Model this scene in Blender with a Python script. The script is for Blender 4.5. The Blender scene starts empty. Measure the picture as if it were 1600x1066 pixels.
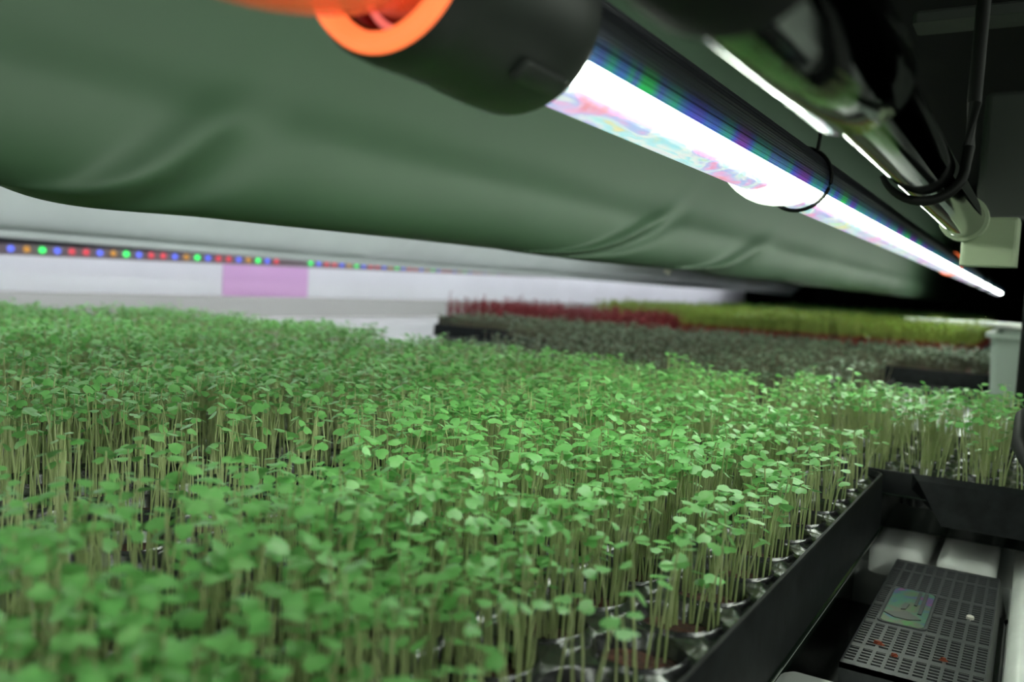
import bpy, bmesh, math, random
import numpy as np
from mathutils import Matrix, Vector

random.seed(7)
rng = np.random.default_rng(7)
S = bpy.context.scene
COL = S.collection

# ------------------------------------------------------------------ camera
# rack axes: +Y runs along the shelf, +X to the right, z = 0 is the rim of the nearest tray (metres)
cam_d = bpy.data.cameras.new('camera')
cam = bpy.data.objects.new('camera', cam_d)
COL.objects.link(cam)
S.camera = cam
cam_d.sensor_width = 36.0
cam_d.lens = 1337.0 * 36.0 / 1600.0
cam_d.clip_start = 0.01
cam_d.clip_end = 60
Rm = Matrix(((0.851, -0.082, 0.519), (0.523, 0.029, -0.852), (0.055, 0.996, 0.067)))
cam.matrix_world = Matrix.Translation((0, 0, 0.12)) @ Rm.to_quaternion().normalized().to_matrix().to_4x4()
cam_d.dof.use_dof = True
cam_d.dof.focus_distance = 0.44
cam_d.dof.aperture_fstop = 8.5

# ------------------------------------------------------------------ world, exposure
w = bpy.data.worlds.new('world')
S.world = w
w.use_nodes = True
w.node_tree.nodes['Background'].inputs[0].default_value = (0.75, 0.9, 0.85, 1)
w.node_tree.nodes['Background'].inputs[1].default_value = 0.03
S.view_settings.view_transform = 'Standard'
S.view_settings.look = 'None'
S.view_settings.exposure = 0.0
S.view_settings.gamma = 1.0
S.view_settings.use_curve_mapping = False
LAMP_CORE = 36.0
LAMP_EDGE = 1.7

# ------------------------------------------------------------------ materials
def nt(name):
    m = bpy.data.materials.new(name)
    m.use_nodes = True
    t = m.node_tree
    return m, t, t.nodes['Principled BSDF']

def mat(name, c, rough=0.5, metal=0.0, var=0.0, scale=40.0, bump=0.0, spec=0.5, c2=None, coat=0.0):
    m, t, b = nt(name)
    b.inputs['Roughness'].default_value = rough
    b.inputs['Metallic'].default_value = metal
    b.inputs['Specular IOR Level'].default_value = spec
    b.inputs['Coat Weight'].default_value = coat
    b.inputs['Base Color'].default_value = (*c, 1)
    if var or c2 or bump:
        g = t.nodes.new('ShaderNodeNewGeometry')
        n = t.nodes.new('ShaderNodeTexNoise')
        n.inputs['Scale'].default_value = scale
        n.inputs['Detail'].default_value = 4
        t.links.new(g.outputs['Position'], n.inputs['Vector'])
        r = t.nodes.new('ShaderNodeValToRGB')
        lo = c2 if c2 else tuple(x * (1 - var) for x in c)
        hi = c if c2 else tuple(min(1, x * (1 + var)) for x in c)
        r.color_ramp.elements[0].position = 0.35
        r.color_ramp.elements[1].position = 0.65
        r.color_ramp.elements[0].color = (*lo, 1)
        r.color_ramp.elements[1].color = (*hi, 1)
        t.links.new(n.outputs['Fac'], r.inputs[0])
        t.links.new(r.outputs[0], b.inputs['Base Color'])
        if bump:
            bp = t.nodes.new('ShaderNodeBump')
            bp.inputs['Strength'].default_value = bump
            bp.inputs['Distance'].default_value = 0.002
            t.links.new(n.outputs['Fac'], bp.inputs['Height'])
            t.links.new(bp.outputs[0], b.inputs['Normal'])
    return m

def leaf_mat(name, c1, c2, c3, rough=0.37, trans=0.35, scale=60.0):
    m, t, b = nt(name)
    g = t.nodes.new('ShaderNodeNewGeometry')
    n = t.nodes.new('ShaderNodeTexNoise')
    n.inputs['Scale'].default_value = scale
    n.inputs['Detail'].default_value = 3
    n.inputs['Roughness'].default_value = 0.7
    t.links.new(g.outputs['Position'], n.inputs['Vector'])
    r = t.nodes.new('ShaderNodeValToRGB')
    e = r.color_ramp.elements
    e[0].position, e[0].color = 0.30, (*c1, 1)
    e[1].position, e[1].color = 0.70, (*c3, 1)
    k = e.new(0.5)
    k.color = (*c2, 1)
    t.links.new(n.outputs['Fac'], r.inputs[0])
    b.inputs['Roughness'].default_value = rough
    b.inputs['Specular IOR Level'].default_value = 0.5
    t.links.new(r.outputs[0], b.inputs['Base Color'])
    tr = t.nodes.new('ShaderNodeBsdfTranslucent')
    t.links.new(r.outputs[0], tr.inputs[0])
    mx = t.nodes.new('ShaderNodeMixShader')
    mx.inputs[0].default_value = trans
    t.links.new(b.outputs[0], mx.inputs[1])
    t.links.new(tr.outputs[0], mx.inputs[2])
    t.links.new(mx.outputs[0], t.nodes['Material Output'].inputs[0])
    return m

def emit(name, c, s):
    m, t, b = nt(name)
    b.inputs['Base Color'].default_value = (*[x * 0.6 for x in c], 1)
    b.inputs['Emission Color'].default_value = (*c, 1)
    b.inputs['Emission Strength'].default_value = s
    return m

def diffuser_mat(name='lamp_diffuser', core=(0.88, 1.0, 0.80)):
    """frosted cover of the LED tube: a white-hot row of chips, and colour bleeding out on both flanks"""
    m, t, b = nt(name)
    tc = t.nodes.new('ShaderNodeTexCoord')
    sp = t.nodes.new('ShaderNodeSeparateXYZ')
    t.links.new(tc.outputs['Object'], sp.inputs[0])
    at = t.nodes.new('ShaderNodeMath'); at.operation = 'ARCTAN2'
    t.links.new(sp.outputs['Z'], at.inputs[0]); t.links.new(sp.outputs['X'], at.inputs[1])
    mp = t.nodes.new('ShaderNodeMapRange')          # 0 at -29 deg (sink edge facing the lens), 1 at -179 deg
    mp.inputs['From Min'].default_value = math.radians(-29)
    mp.inputs['From Max'].default_value = math.radians(-179)
    t.links.new(at.outputs[0], mp.inputs['Value'])
    cr = t.nodes.new('ShaderNodeValToRGB')
    e = cr.color_ramp.elements
    e[0].position, e[0].color = 0.0, (0.2, 0.2, 0.2, 1)
    e[1].position, e[1].color = 1.0, (0.8, 0.8, 0.8, 1)
    for p, v in ((0.03, 1.0), (0.12, 1.0), (0.19, 0.05), (0.25, 0.022), (0.60, 0.024), (0.66, 1.0)):
        k = e.new(p); k.color = (v, v, v, 1)
    t.links.new(mp.outputs[0], cr.inputs[0])
    mpn = t.nodes.new('ShaderNodeMapping')
    mpn.inputs['Scale'].default_value = (60, 26, 60)
    t.links.new(tc.outputs['Object'], mpn.inputs[0])
    nz = t.nodes.new('ShaderNodeTexNoise')
    nz.inputs['Scale'].default_value = 1.0
    nz.inputs['Detail'].default_value = 5
    nz.inputs['Distortion'].default_value = 1.2
    t.links.new(mpn.outputs[0], nz.inputs['Vector'])
    hs = t.nodes.new('ShaderNodeValToRGB')
    hs.color_ramp.interpolation = 'LINEAR'
    h = hs.color_ramp.elements
    h[0].position, h[0].color = 0.30, (1.0, 0.30, 0.42, 1)
    h[1].position, h[1].color = 0.72, (0.25, 1.0, 0.45, 1)
    for p, c in ((0.40, (0.95, 0.45, 0.85)), (0.46, (0.40, 0.55, 1.0)), (0.52, (1.0, 0.98, 0.9)), (0.58, (0.35, 0.85, 1.0)), (0.65, (1.0, 0.80, 0.35))):
        k = h.new(p); k.color = (*c, 1)
    t.links.new(nz.outputs['Fac'], hs.inputs[0])
    mix = t.nodes.new('ShaderNodeMix'); mix.data_type = 'RGBA'
    t.links.new(cr.outputs[0], mix.inputs['Factor'])
    t.links.new(hs.outputs[0], mix.inputs['A'])
    mix.inputs['B'].default_value = (*core, 1)
    st = t.nodes.new('ShaderNodeMath'); st.operation = 'MULTIPLY'
    t.links.new(cr.outputs[0], st.inputs[0])
    st.inputs[1].default_value = LAMP_CORE
    b.inputs['Base Color'].default_value = (0.6, 0.6, 0.6, 1)
    t.links.new(mix.outputs['Result'], b.inputs['Emission Color'])
    t.links.new(st.outputs[0], b.inputs['Emission Strength'])
    return m

def foot_red(m, z0, z1):
    t = m.node_tree; b = t.nodes['Principled BSDF']
    g = t.nodes.new('ShaderNodeNewGeometry'); sp = t.nodes.new('ShaderNodeSeparateXYZ')
    t.links.new(g.outputs['Position'], sp.inputs[0])
    r = t.nodes.new('ShaderNodeMapRange'); r.inputs['From Min'].default_value = z0; r.inputs['From Max'].default_value = z1
    t.links.new(sp.outputs['Z'], r.inputs['Value'])
    mx = t.nodes.new('ShaderNodeMix'); mx.data_type = 'RGBA'
    mx.inputs['A'].default_value = (0.30, 0.03, 0.03, 1); mx.inputs['B'].default_value = (0.28, 0.38, 0.07, 1)
    t.links.new(r.outputs[0], mx.inputs['Factor'])
    for l in list(b.inputs['Base Color'].links): t.links.remove(l)
    t.links.new(mx.outputs['Result'], b.inputs['Base Color'])

def clear_mat(name, c, rough=0.05, alpha_mix=0.5):
    m, t, b = nt(name)
    b.inputs['Base Color'].default_value = (*c, 1)
    b.inputs['Roughness'].default_value = rough
    tr = t.nodes.new('ShaderNodeBsdfTransparent')
    tr.inputs[0].default_value = (*[0.5 + 0.5 * x for x in c], 1)
    mx = t.nodes.new('ShaderNodeMixShader')
    mx.inputs[0].default_value = alpha_mix
    t.links.new(b.outputs[0], mx.inputs[1])
    t.links.new(tr.outputs[0], mx.inputs[2])
    t.links.new(mx.outputs[0], t.nodes['Material Output'].inputs[0])
    return m

M = {}
M['leaf'] = leaf_mat('green_cotyledon', (0.165, 0.44, 0.115), (0.22, 0.55, 0.165), (0.33, 0.64, 0.245))
M['stem'] = leaf_mat('pale_green_stem', (0.42, 0.51, 0.22), (0.50, 0.58, 0.28), (0.58, 0.63, 0.36), 0.45, 0.3)
M['dark_leaf'] = leaf_mat('dusky_leaf', (0.09, 0.13, 0.08), (0.12, 0.19, 0.11), (0.20, 0.26, 0.19), 0.5, 0.2, 45)
M['dark_stem'] = leaf_mat('dusky_stem', (0.13, 0.08, 0.07), (0.14, 0.14, 0.09), (0.16, 0.17, 0.10), 0.5, 0.2)
M['red_leaf'] = leaf_mat('red_leaf', (0.16, 0.012, 0.02), (0.24, 0.02, 0.03), (0.32, 0.04, 0.05), 0.5, 0.3)
M['lime_leaf'] = leaf_mat('lime_leaf', (0.18, 0.30, 0.03), (0.25, 0.38, 0.05), (0.33, 0.45, 0.08), 0.5, 0.3, 20)
M['lime_stem'] = leaf_mat('red_stem', (0.30, 0.03, 0.03), (0.34, 0.06, 0.04), (0.3, 0.16, 0.05), 0.5, 0.3, 20)
foot_red(M['lime_stem'], 0.016, 0.030)
M['tray'] = mat('black_tray_plastic', (0.008, 0.009, 0.010), 0.5, var=0.4, scale=90, bump=0.08, spec=0.1)
M['tray_wall'] = mat('glossy_black_plastic', (0.010, 0.016, 0.012), 0.16, spec=0.7)
M['cell'] = mat('glossy_cell_plastic', (0.02, 0.02, 0.022), 0.2, spec=1.0, bump=0.12, scale=220, var=0.2)
M['soil'] = mat('red_brown_coir', (0.10, 0.035, 0.02), 0.95, c2=(0.025, 0.010, 0.008), scale=400, bump=1.0)
M['white'] = mat('white_table_plastic', (0.84, 0.86, 0.84), 0.28, var=0.12, scale=14, coat=0.15)
M['rail'] = mat('dull_grey_rail', (0.36, 0.36, 0.34), 0.5)
M['wall_white'] = mat('white_reflective_wall', (0.86, 0.87, 0.90), 0.7, var=0.03, scale=3)
M['lilac'] = mat('lilac_light_patch', (0.80, 0.48, 0.80), 0.6)  # strip light falling on the wall, painted as a lilac surface
M['black'] = mat('dull_black', (0.004, 0.0048, 0.0045), 0.8, spec=0.15)
M['cap'] = mat('black_rubber', (0.012, 0.016, 0.013), 0.5, var=0.15)
M['sink'] = mat('black_anodised_aluminium', (0.025, 0.026, 0.034), 0.33, metal=0.6)
M['chrome'] = mat('polished_steel', (0.11, 0.125, 0.115), 0.07, metal=1.0, bump=0.02, scale=30)
M['film'] = mat('green_lit_film', (0.042, 0.084, 0.046), 0.6, var=0.06, scale=5, bump=0.05)  # green light bounced off the plants is mixed into this base colour
M['film2'] = mat('pale_grey_film', (0.42, 0.46, 0.44), 0.5, var=0.08, scale=3)
M['pump'] = mat('dark_grey_pump_plastic', (0.055, 0.058, 0.062), 0.42, var=0.12, scale=200)
M['pump_black'] = mat('black_pump_plastic', (0.010, 0.011, 0.011), 0.4)
M['print'] = mat('pale_green_print', (0.25, 0.42, 0.30), 0.6)
M['silver'] = mat('moulded_silver', (0.13, 0.13, 0.13), 0.35, metal=0.4)
M['crumb'] = mat('rust_red_crumb', (0.22, 0.045, 0.02), 0.9)
M['clip_black'] = mat('black_clip', (0.003, 0.0035, 0.003), 0.6, spec=0.15)
M['grey'] = mat('grey_panel', (0.022, 0.026, 0.023), 0.7, var=0.1, scale=9)
M['pale_fit'] = mat('pale_green_white_plastic', (0.30, 0.36, 0.24), 0.5)
M['cable'] = mat('cable_white', (0.7, 0.66, 0.6), 0.5)
M['cable_red'] = mat('cable_red', (0.45, 0.03, 0.03), 0.4)
M['recess'] = mat('dark_red_recess', (0.20, 0.02, 0.03), 0.3)
M['glow'] = emit('orange_lit_silicone', (1.0, 0.19, 0.055), 1.4)  # lamp light leaking through the ring, painted as emission
M['pink_glow'] = emit('pink_lit_silicone', (1.0, 0.22, 0.18), 0.75)  # same leaked lamp light on the inner seal, painted as emission
M['lit_clip'] = emit('lit_clear_clip', (0.85, 1.0, 0.80), 1.6)  # light from the tube inside the clear clip, painted as emission
def rib_glow_mat():
    m, t, b = nt('painted_rib_glow')
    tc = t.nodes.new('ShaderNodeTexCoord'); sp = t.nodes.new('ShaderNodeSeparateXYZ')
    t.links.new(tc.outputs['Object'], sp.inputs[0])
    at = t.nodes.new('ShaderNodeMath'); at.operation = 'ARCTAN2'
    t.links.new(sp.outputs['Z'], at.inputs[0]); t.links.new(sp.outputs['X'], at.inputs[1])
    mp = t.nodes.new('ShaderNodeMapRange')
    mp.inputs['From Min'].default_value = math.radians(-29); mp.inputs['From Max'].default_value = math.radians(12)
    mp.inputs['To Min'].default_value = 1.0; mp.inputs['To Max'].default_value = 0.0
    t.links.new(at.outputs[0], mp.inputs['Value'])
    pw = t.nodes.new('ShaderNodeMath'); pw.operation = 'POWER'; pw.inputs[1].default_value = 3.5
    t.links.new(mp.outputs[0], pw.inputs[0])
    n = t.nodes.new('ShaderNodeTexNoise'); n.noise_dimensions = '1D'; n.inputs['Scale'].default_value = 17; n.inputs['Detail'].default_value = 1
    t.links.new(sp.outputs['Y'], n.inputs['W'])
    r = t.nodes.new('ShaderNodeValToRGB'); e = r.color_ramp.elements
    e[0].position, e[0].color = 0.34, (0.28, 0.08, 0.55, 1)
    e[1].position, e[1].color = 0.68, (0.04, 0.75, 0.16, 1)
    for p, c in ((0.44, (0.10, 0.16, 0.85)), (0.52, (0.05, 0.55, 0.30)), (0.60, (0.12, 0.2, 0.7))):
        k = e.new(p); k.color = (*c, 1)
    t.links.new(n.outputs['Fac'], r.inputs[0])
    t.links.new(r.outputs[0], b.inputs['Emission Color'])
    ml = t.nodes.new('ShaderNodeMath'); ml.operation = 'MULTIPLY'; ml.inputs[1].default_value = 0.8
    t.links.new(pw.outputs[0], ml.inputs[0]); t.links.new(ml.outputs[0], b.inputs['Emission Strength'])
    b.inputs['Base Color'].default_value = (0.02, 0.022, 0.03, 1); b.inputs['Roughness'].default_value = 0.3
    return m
M['lip'] = rib_glow_mat()  # coloured lamp spill on the heat sink ribs, painted as fading emission
M['diff'] = diffuser_mat()
M['diff_cool'] = diffuser_mat('cool_lamp_diffuser', (0.92, 0.95, 1.0))
M['clear_orange'] = clear_mat('clear_orange_tube', (1.0, 0.35, 0.15), 0.08, 0.6)
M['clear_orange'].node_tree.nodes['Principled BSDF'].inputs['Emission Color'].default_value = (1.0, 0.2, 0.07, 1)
M['clear_orange'].node_tree.nodes['Principled BSDF'].inputs['Emission Strength'].default_value = 0.2  # lamp light guided along the tube, painted as weak emission
M['frost'] = clear_mat('translucent_box', (0.42, 0.50, 0.44), 0.3, 0.25)
M['strip_base'] = mat('pinkish_strip_board', (0.30, 0.24, 0.26), 0.4)
M['led_r'] = emit('red_led', (1.0, 0.10, 0.14), 0.6)
M['led_g'] = emit('green_led', (0.05, 1.0, 0.18), 1.3)
M['led_b'] = emit('blue_led', (0.14, 0.20, 1.0), 1.0)
M['led_y'] = emit('amber_led', (1.0, 0.5, 0.1), 0.35)

def badge_glint_mat():
    m, t, b = nt('badge_reflections')
    g = t.nodes.new('ShaderNodeNewGeometry')
    n = t.nodes.new('ShaderNodeTexNoise'); n.inputs['Scale'].default_value = 55; n.inputs['Distortion'].default_value = 1.0
    t.links.new(g.outputs['Position'], n.inputs['Vector'])
    r = t.nodes.new('ShaderNodeValToRGB'); e = r.color_ramp.elements
    e[0].position, e[0].color = 0.32, (0.28, 0.07, 0.22, 1)
    e[1].position, e[1].color = 0.7, (0.08, 0.26, 0.08, 1)
    for p, c in ((0.42, (0.07, 0.12, 0.28)), (0.5, (0.08, 0.22, 0.14)), (0.6, (0.16, 0.15, 0.12))):
        k = e.new(p); k.color = (*c, 1)
    t.links.new(n.outputs['Fac'], r.inputs[0])
    t.links.new(r.outputs[0], b.inputs['Base Color'])
    b.inputs['Roughness'].default_value = 0.3
    b.inputs['Metallic'].default_value = 0.3
    return m
M['badge_glint'] = badge_glint_mat()  # lamp reflections on the glossy badge, painted as patches of colour

# ------------------------------------------------------------------ mesh helpers
class MB:
    def __init__(s):
        s.v = []; s.f = []
    def box(s, x0, x1, y0, y1, z0, z1, b=0.0):
        """box; b > 0 chamfers its top and vertical edges"""
        if b <= 0:
            rings = [(0, z0), (0, z1)]
        else:
            rings = [(0, z0), (0, z1 - b), (b * 0.35, z1 - b * 0.35), (b, z1)]
        k0 = len(s.v); n = None
        for ins, z in rings:
            ring = rrect(x0 + ins, x1 - ins, y0 + ins, y1 - ins, max(b * 1.5 - ins, 0.0), 3 if b > 0 else 0)
            n = len(ring)
            s.v += [(x, y, z) for x, y in ring]
        for r in range(len(rings) - 1):
            for i in range(n):
                j = (i + 1) % n
                s.f.append((k0 + r * n + i, k0 + r * n + j, k0 + (r + 1) * n + j, k0 + (r + 1) * n + i))
        s.f.append(tuple(k0 + i for i in reversed(range(n))))
        s.f.append(tuple(k0 + (len(rings) - 1) * n + i for i in range(n)))
        return s
    def tube(s, pts, r, n=10, cap=True, a0=0.0):
        pts = [Vector(p) for p in pts]
        k0 = len(s.v)
        up = Vector((0, 0, 1))
        for i, p in enumerate(pts):
            d = (pts[min(i + 1, len(pts) - 1)] - pts[max(i - 1, 0)]).normalized()
            u = up if abs(d.dot(up)) < 0.95 else Vector((1, 0, 0))
            x = d.cross(u).normalized(); y = x.cross(d)
            rr = r[i] if isinstance(r, (list, tuple)) else r
            for k in range(n):
                a = a0 + 2 * math.pi * k / n
                s.v.append(tuple(p + x * rr * math.cos(a) + y * rr * math.sin(a)))
        for i in range(len(pts) - 1):
            for k in range(n):
                j = (k + 1) % n
                s.f.append((k0 + i * n + k, k0 + i * n + j, k0 + (i + 1) * n + j, k0 + (i + 1) * n + k))
        if cap:
            s.f.append(tuple(k0 + i for i in reversed(range(n))))
            s.f.append(tuple(k0 + (len(pts) - 1) * n + i for i in range(n)))
        return s
    def lathe_y(s, prof, n=40):
        """prof: (radius, y) pairs, turned about the local Y axis"""
        k0 = len(s.v)
        for r, y in prof:
            for k in range(n):
                a = 2 * math.pi * k / n
                s.v.append((r * math.cos(a), y, r * math.sin(a)))
        for i in range(len(prof) - 1):
            for k in range(n):
                j = (k + 1) % n
                s.f.append((k0 + i * n + k, k0 + (i + 1) * n + k, k0 + (i + 1) * n + j, k0 + i * n + j))
        return s
    def grid(s, P):
        """P[i][j] -> points"""
        k0 = len(s.v); ni = len(P); nj = len(P[0])
        for row in P: s.v += [tuple(p) for p in row]
        for i in range(ni - 1):
            for j in range(nj - 1):
                s.f.append((k0 + i * nj + j, k0 + (i + 1) * nj + j, k0 + (i + 1) * nj + j + 1, k0 + i * nj + j + 1))
        return s
    def mesh(s, name, m, smooth=False):
        me = bpy.data.meshes.new(name)
        me.from_pydata(s.v, [], s.f)
        me.validate()
        if m: me.materials.append(m)
        bm = bmesh.new(); bm.from_mesh(me)
        bmesh.ops.recalc_face_normals(bm, faces=bm.faces)
        bm.to_mesh(me); bm.free()
        if smooth:
            me.polygons.foreach_set('use_smooth', [True] * len(me.polygons))
            me.set_sharp_from_angle(angle=math.radians(38))
        return me
    def build(s, name, m, parent=None, smooth=False, loc=None):
        o = bpy.data.objects.new(name, s.mesh(name, m, smooth))
        COL.objects.link(o)
        if parent: o.parent = parent
        if loc: o.location = loc
        return o

def rrect(x0, x1, y0, y1, r, n=3):
    if r <= 0 or n == 0:
        return [(x0, y0), (x1, y0), (x1, y1), (x0, y1)]
    out = []
    for cx, cy, a in ((x1 - r, y0 + r, -90), (x1 - r, y1 - r, 0), (x0 + r, y1 - r, 90), (x0 + r, y0 + r, 180)):
        for k in range(n + 1):
            t = math.radians(a + 90 * k / n)
            out.append((cx + r * math.cos(t), cy + r * math.sin(t)))
    return out

def tag(o, label=None, cat=None, group=None, kind=None):
    if label: o['label'] = label
    if cat: o['category'] = cat
    if group: o['group'] = group
    if kind: o['kind'] = kind
    return o

def empty(name, loc, label, cat, group=None):
    o = bpy.data.objects.new(name, None)
    COL.objects.link(o)
    o.empty_display_size = 0.01
    o.location = loc
    return tag(o, label, cat, group)

def link_mesh(name, me, parent=None, loc=None):
    o = bpy.data.objects.new(name, me)
    COL.objects.link(o)
    if parent: o.parent = parent
    if loc: o.location = loc
    return o

# ------------------------------------------------------------------ the setting
TOP = -0.055                # crest of the table ridges, where the trays stand
def struct(name, mb, m, label=None, smooth=False):
    o = mb.build(name, m, None, smooth)
    return tag(o, label, None, None, 'structure')

struct('floor', MB().box(-4.0, 2.5, -1.6, 13.2, -1.0, -0.95), M['black'], 'dark floor of the growing room')
struct('ceiling', MB().box(-4.0, 2.5, -1.6, 13.2, 0.62, 0.66), M['black'], 'black underside of the shelf above')
struct('wall_right', MB().box(1.2, 1.25, -1.6, 13.2, -0.95, 0.62), M['black'], 'unlit right wall')
struct('wall_back', MB().box(-4.0, 1.2, 13.0, 13.05, -0.95, 0.62), M['black'], 'black far wall')
struct('wall_left', MB().box(-2.56, -2.52, -1.0, 8.6, -0.95, 0.62), M['wall_white'], 'bright white reflective wall along the far side')

# ------------------------------------------------------------------ flood table
tb = empty('flood_table', (0, 0, -0.1), 'white plastic flood table with long raised ridges under the trays', 'table')
def tpart(name, mb, m, smooth=False):
    return mb.build(name, m, tb, smooth, (0, 0, 0.1))
bed = MB()
bed.box(-2.46, -0.62, -0.6, 12.0, -0.14, TOP)                 # plain ground below the hidden trays
bed.box(-0.62, 0.25, 0.69, 12.0, -0.14, TOP - 0.02)
bed.box(-0.62, 0.25, -0.6, 0.40, -0.14, TOP - 0.02)
bed.box(-0.62, -0.105, 0.40, 0.69, -0.14, TOP - 0.02)
bed.box(0.0, 0.25, 0.40, 0.69, -0.14, TOP - 0.02)
shade_box = MB()                                                    # recess floor and side made black for the shadow in there
shade_box.box(-0.1045, 0.0, 0.401, 0.689, -0.14, -0.108)
shade_box.box(-0.1045, -0.1025, 0.401, 0.689, -0.108, TOP)
tpart('recess_shade', shade_box, M['tray_wall'])
tpart('table_bed', bed, M['white'])
tpart('side_rail', MB().box(-2.46, -2.42, -0.6, 12.0, TOP, 0.02, 0.006), M['rail'])
for k in range(13):
    x1 = -0.009 - 0.045 * k
    for (y0, y1) in ((-0.5, 0.415), (0.665, 11.9)):
        tpart('ridge', MB().box(x1 - 0.037, x1, y0, y1, TOP - 0.021, TOP, 0.006), M['white'], True)
    if k > 1:
        tpart('ridge', MB().box(x1 - 0.037, x1, 0.415, 0.665, TOP - 0.021, TOP), M['white'])
tpart('ridge', MB().box(0.001, 0.038, -0.5, 11.9, TOP - 0.021, TOP, 0.006), M['white'], True)
tpart('ridge', MB().box(0.046, 0.083, -0.5, 11.9, TOP - 0.021, TOP, 0.006), M['white'], True)
# the moulded foot at the near end of the first ridge
tpart('ridge_foot', MB().box(-0.105, -0.092, 0.36, 0.40, TOP - 0.03, TOP - 0.012, 0.004), M['white'], True)

# ------------------------------------------------------------------ trays
def ring_loft(mb, rings, n=4, close_last=False):
    k0 = len(mb.v); m = None
    for (x0, x1, y0, y1, r, z) in rings:
        ring = rrect(x0, x1, y0, y1, r, n)
        m = len(ring)
        mb.v += [(x, y, z) for x, y in ring]
    for i in range(len(rings) - 1):
        for a in range(m):
            b = (a + 1) % m
            mb.f.append((k0 + i * m + a, k0 + i * m + b, k0 + (i + 1) * m + b, k0 + (i + 1) * m + a))
    if close_last:
        mb.f.append(tuple(k0 + (len(rings) - 1) * m + a for a in range(m)))
    return mb

def make_cell_mesh(px, py):
    """one plug cell: top plate with a round mouth, lip, cup going down"""
    mb = MB(); n = 16
    R = min(px, py) * 0.43
    def sq(k):
        a = 2 * math.pi * k / n
        c, s_ = math.cos(a), math.sin(a)
        t = 1 / max(abs(c), abs(s_))
        return c * t, s_ * t
    rows = []
    rows.append([(sq(k)[0] * px / 2, sq(k)[1] * py / 2, -0.0035 - 0.0013 * abs(sq(k)[0]) ** 3) for k in range(n)])
    rows.append([(R * 1.08 * math.cos(2 * math.pi * k / n), R * 1.08 * math.sin(2 * math.pi * k / n), -0.0035) for k in range(n)])
    rows.append([(R * 1.03 * math.cos(2 * math.pi * k / n), R * 1.03 * math.sin(2 * math.pi * k / n), -0.0022) for k in range(n)])
    rows.append([(R * 0.97 * math.cos(2 * math.pi * k / n), R * 0.97 * math.sin(2 * math.pi * k / n), -0.0035) for k in range(n)])
    rows.append([(R * 0.80 * math.cos(2 * math.pi * k / n), R * 0.80 * math.sin(2 * math.pi * k / n), -0.026) for k in range(n)])
    for r in rows: mb.v += r
    for i in range(len(rows) - 1):
        for k in range(n):
            j = (k + 1) % n
            mb.f.append((i * n + k, i * n + j, (i + 1) * n + j, (i + 1) * n + k))
    mb.f.append(tuple(4 * n + k for k in range(n)))
    return mb.mesh('cell', M['cell'], True), R

def make_soil_mesh(R, seed):
    r_ = random.Random(seed); mb = MB(); n = 12
    mb.v.append((0, 0, -0.007))
    for q, (f, z) in enumerate(((0.5, -0.0075), (0.95, -0.0095))):
        for k in range(n):
            a = 2 * math.pi * k / n
            mb.v.append((R * f * math.cos(a), R * f * math.sin(a), z + r_.uniform(-0.0015, 0.0015)))
    for k in range(n):
        j = (k + 1) % n
        mb.f.append((0, 1 + k, 1 + j))
        mb.f.append((1 + k, 1 + n + k, 1 + n + j, 1 + j))
    return mb.mesh('soil', M['soil'])

def make_tray(x0, x1, y0, y1, nx, ny, label, z=0.0, single=True, lip=0.02, front_flap=0.0, body_y0=None, plate=True):
    root = empty('seedling_tray', ((x0 + x1) / 2, (y0 + y1) / 2, z + TOP), label, 'tray')
    ox, oy = (x0 + x1) / 2, (y0 + y1) / 2
    def ad(mb, name, m, smooth=False):
        return mb.build(name, m, root, smooth, (-ox, -oy, -TOP))
    X0, X1, Y0, Y1 = x0, x1, y0, y1
    by = body_y0 if body_y0 is not None else y0
    mb = MB()
    ring_loft(mb, [(X0 + .004, X1 - .004, Y0 + .004, Y1 - .004, .010, -.0036),
                   (X0 + .002, X1 - .002, Y0 + .002, Y1 - .002, .011, 0),
                   (X0 + .0006, X1 - .0006, Y0 + .0006, Y1 - .0006, .012, -.0002),
                   (X0, X1, Y0, Y1, .012, -.001),
                   (X0 - .001, X1 + .001, Y0 - .001, Y1 + .001, .012, -lip)])
    ad(mb, 'rim', M['tray'], True)
    mb = MB()
    ring_loft(mb, [(X0 - .001, X1 + .001, Y0 - .001, Y1 + .001, .012, -lip),
                   (X0 - .0022, X1 + .0022, Y0 - .0022, Y1 + .0022, .012, -lip - .0004),
                   (X0 - .0022, X1 + .0022, Y0 - .0022, Y1 + .0022, .012, -lip - .0016),
                   (X0 + .006, X1 - .006, max(Y0 + .006, by), Y1 - .006, .012, -lip - .002),
                   (X0 + .012, X1 - .012, max(Y0 + .012, by + .006), Y1 - .012, .010, TOP + .001)], close_last=True)
    ad(mb, 'tray_wall', M['tray_wall'], True)
    px = (X1 - X0 - .010) / nx; py = (Y1 - Y0 - .010) / ny
    cm, R = make_cell_mesh(px, py)
    soils = [make_soil_mesh(R, i) for i in range(4)]
    cells = []
    if single:
        for i in range(nx):
            for j in range(ny):
                cx = X0 + .005 + px * (i + .5); cy = Y0 + .005 + py * (j + .5)
                c = link_mesh('cell', cm, root, (cx - ox, cy - oy, -TOP))
                link_mesh('soil', soils[(i * 3 + j) % 4], c)
    else:
        mb = MB()
        mb.box(X0 + .004, X1 - .004, Y0 + .004, Y1 - .004, -.02, -.0075)
        ad(mb, 'soil', M['soil'])
    for i in range(nx):
        for j in range(ny):
            cells.append((X0 + .005 + px * (i + .5), Y0 + .005 + py * (j + .5), i, j))
    return root, cells, R

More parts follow.
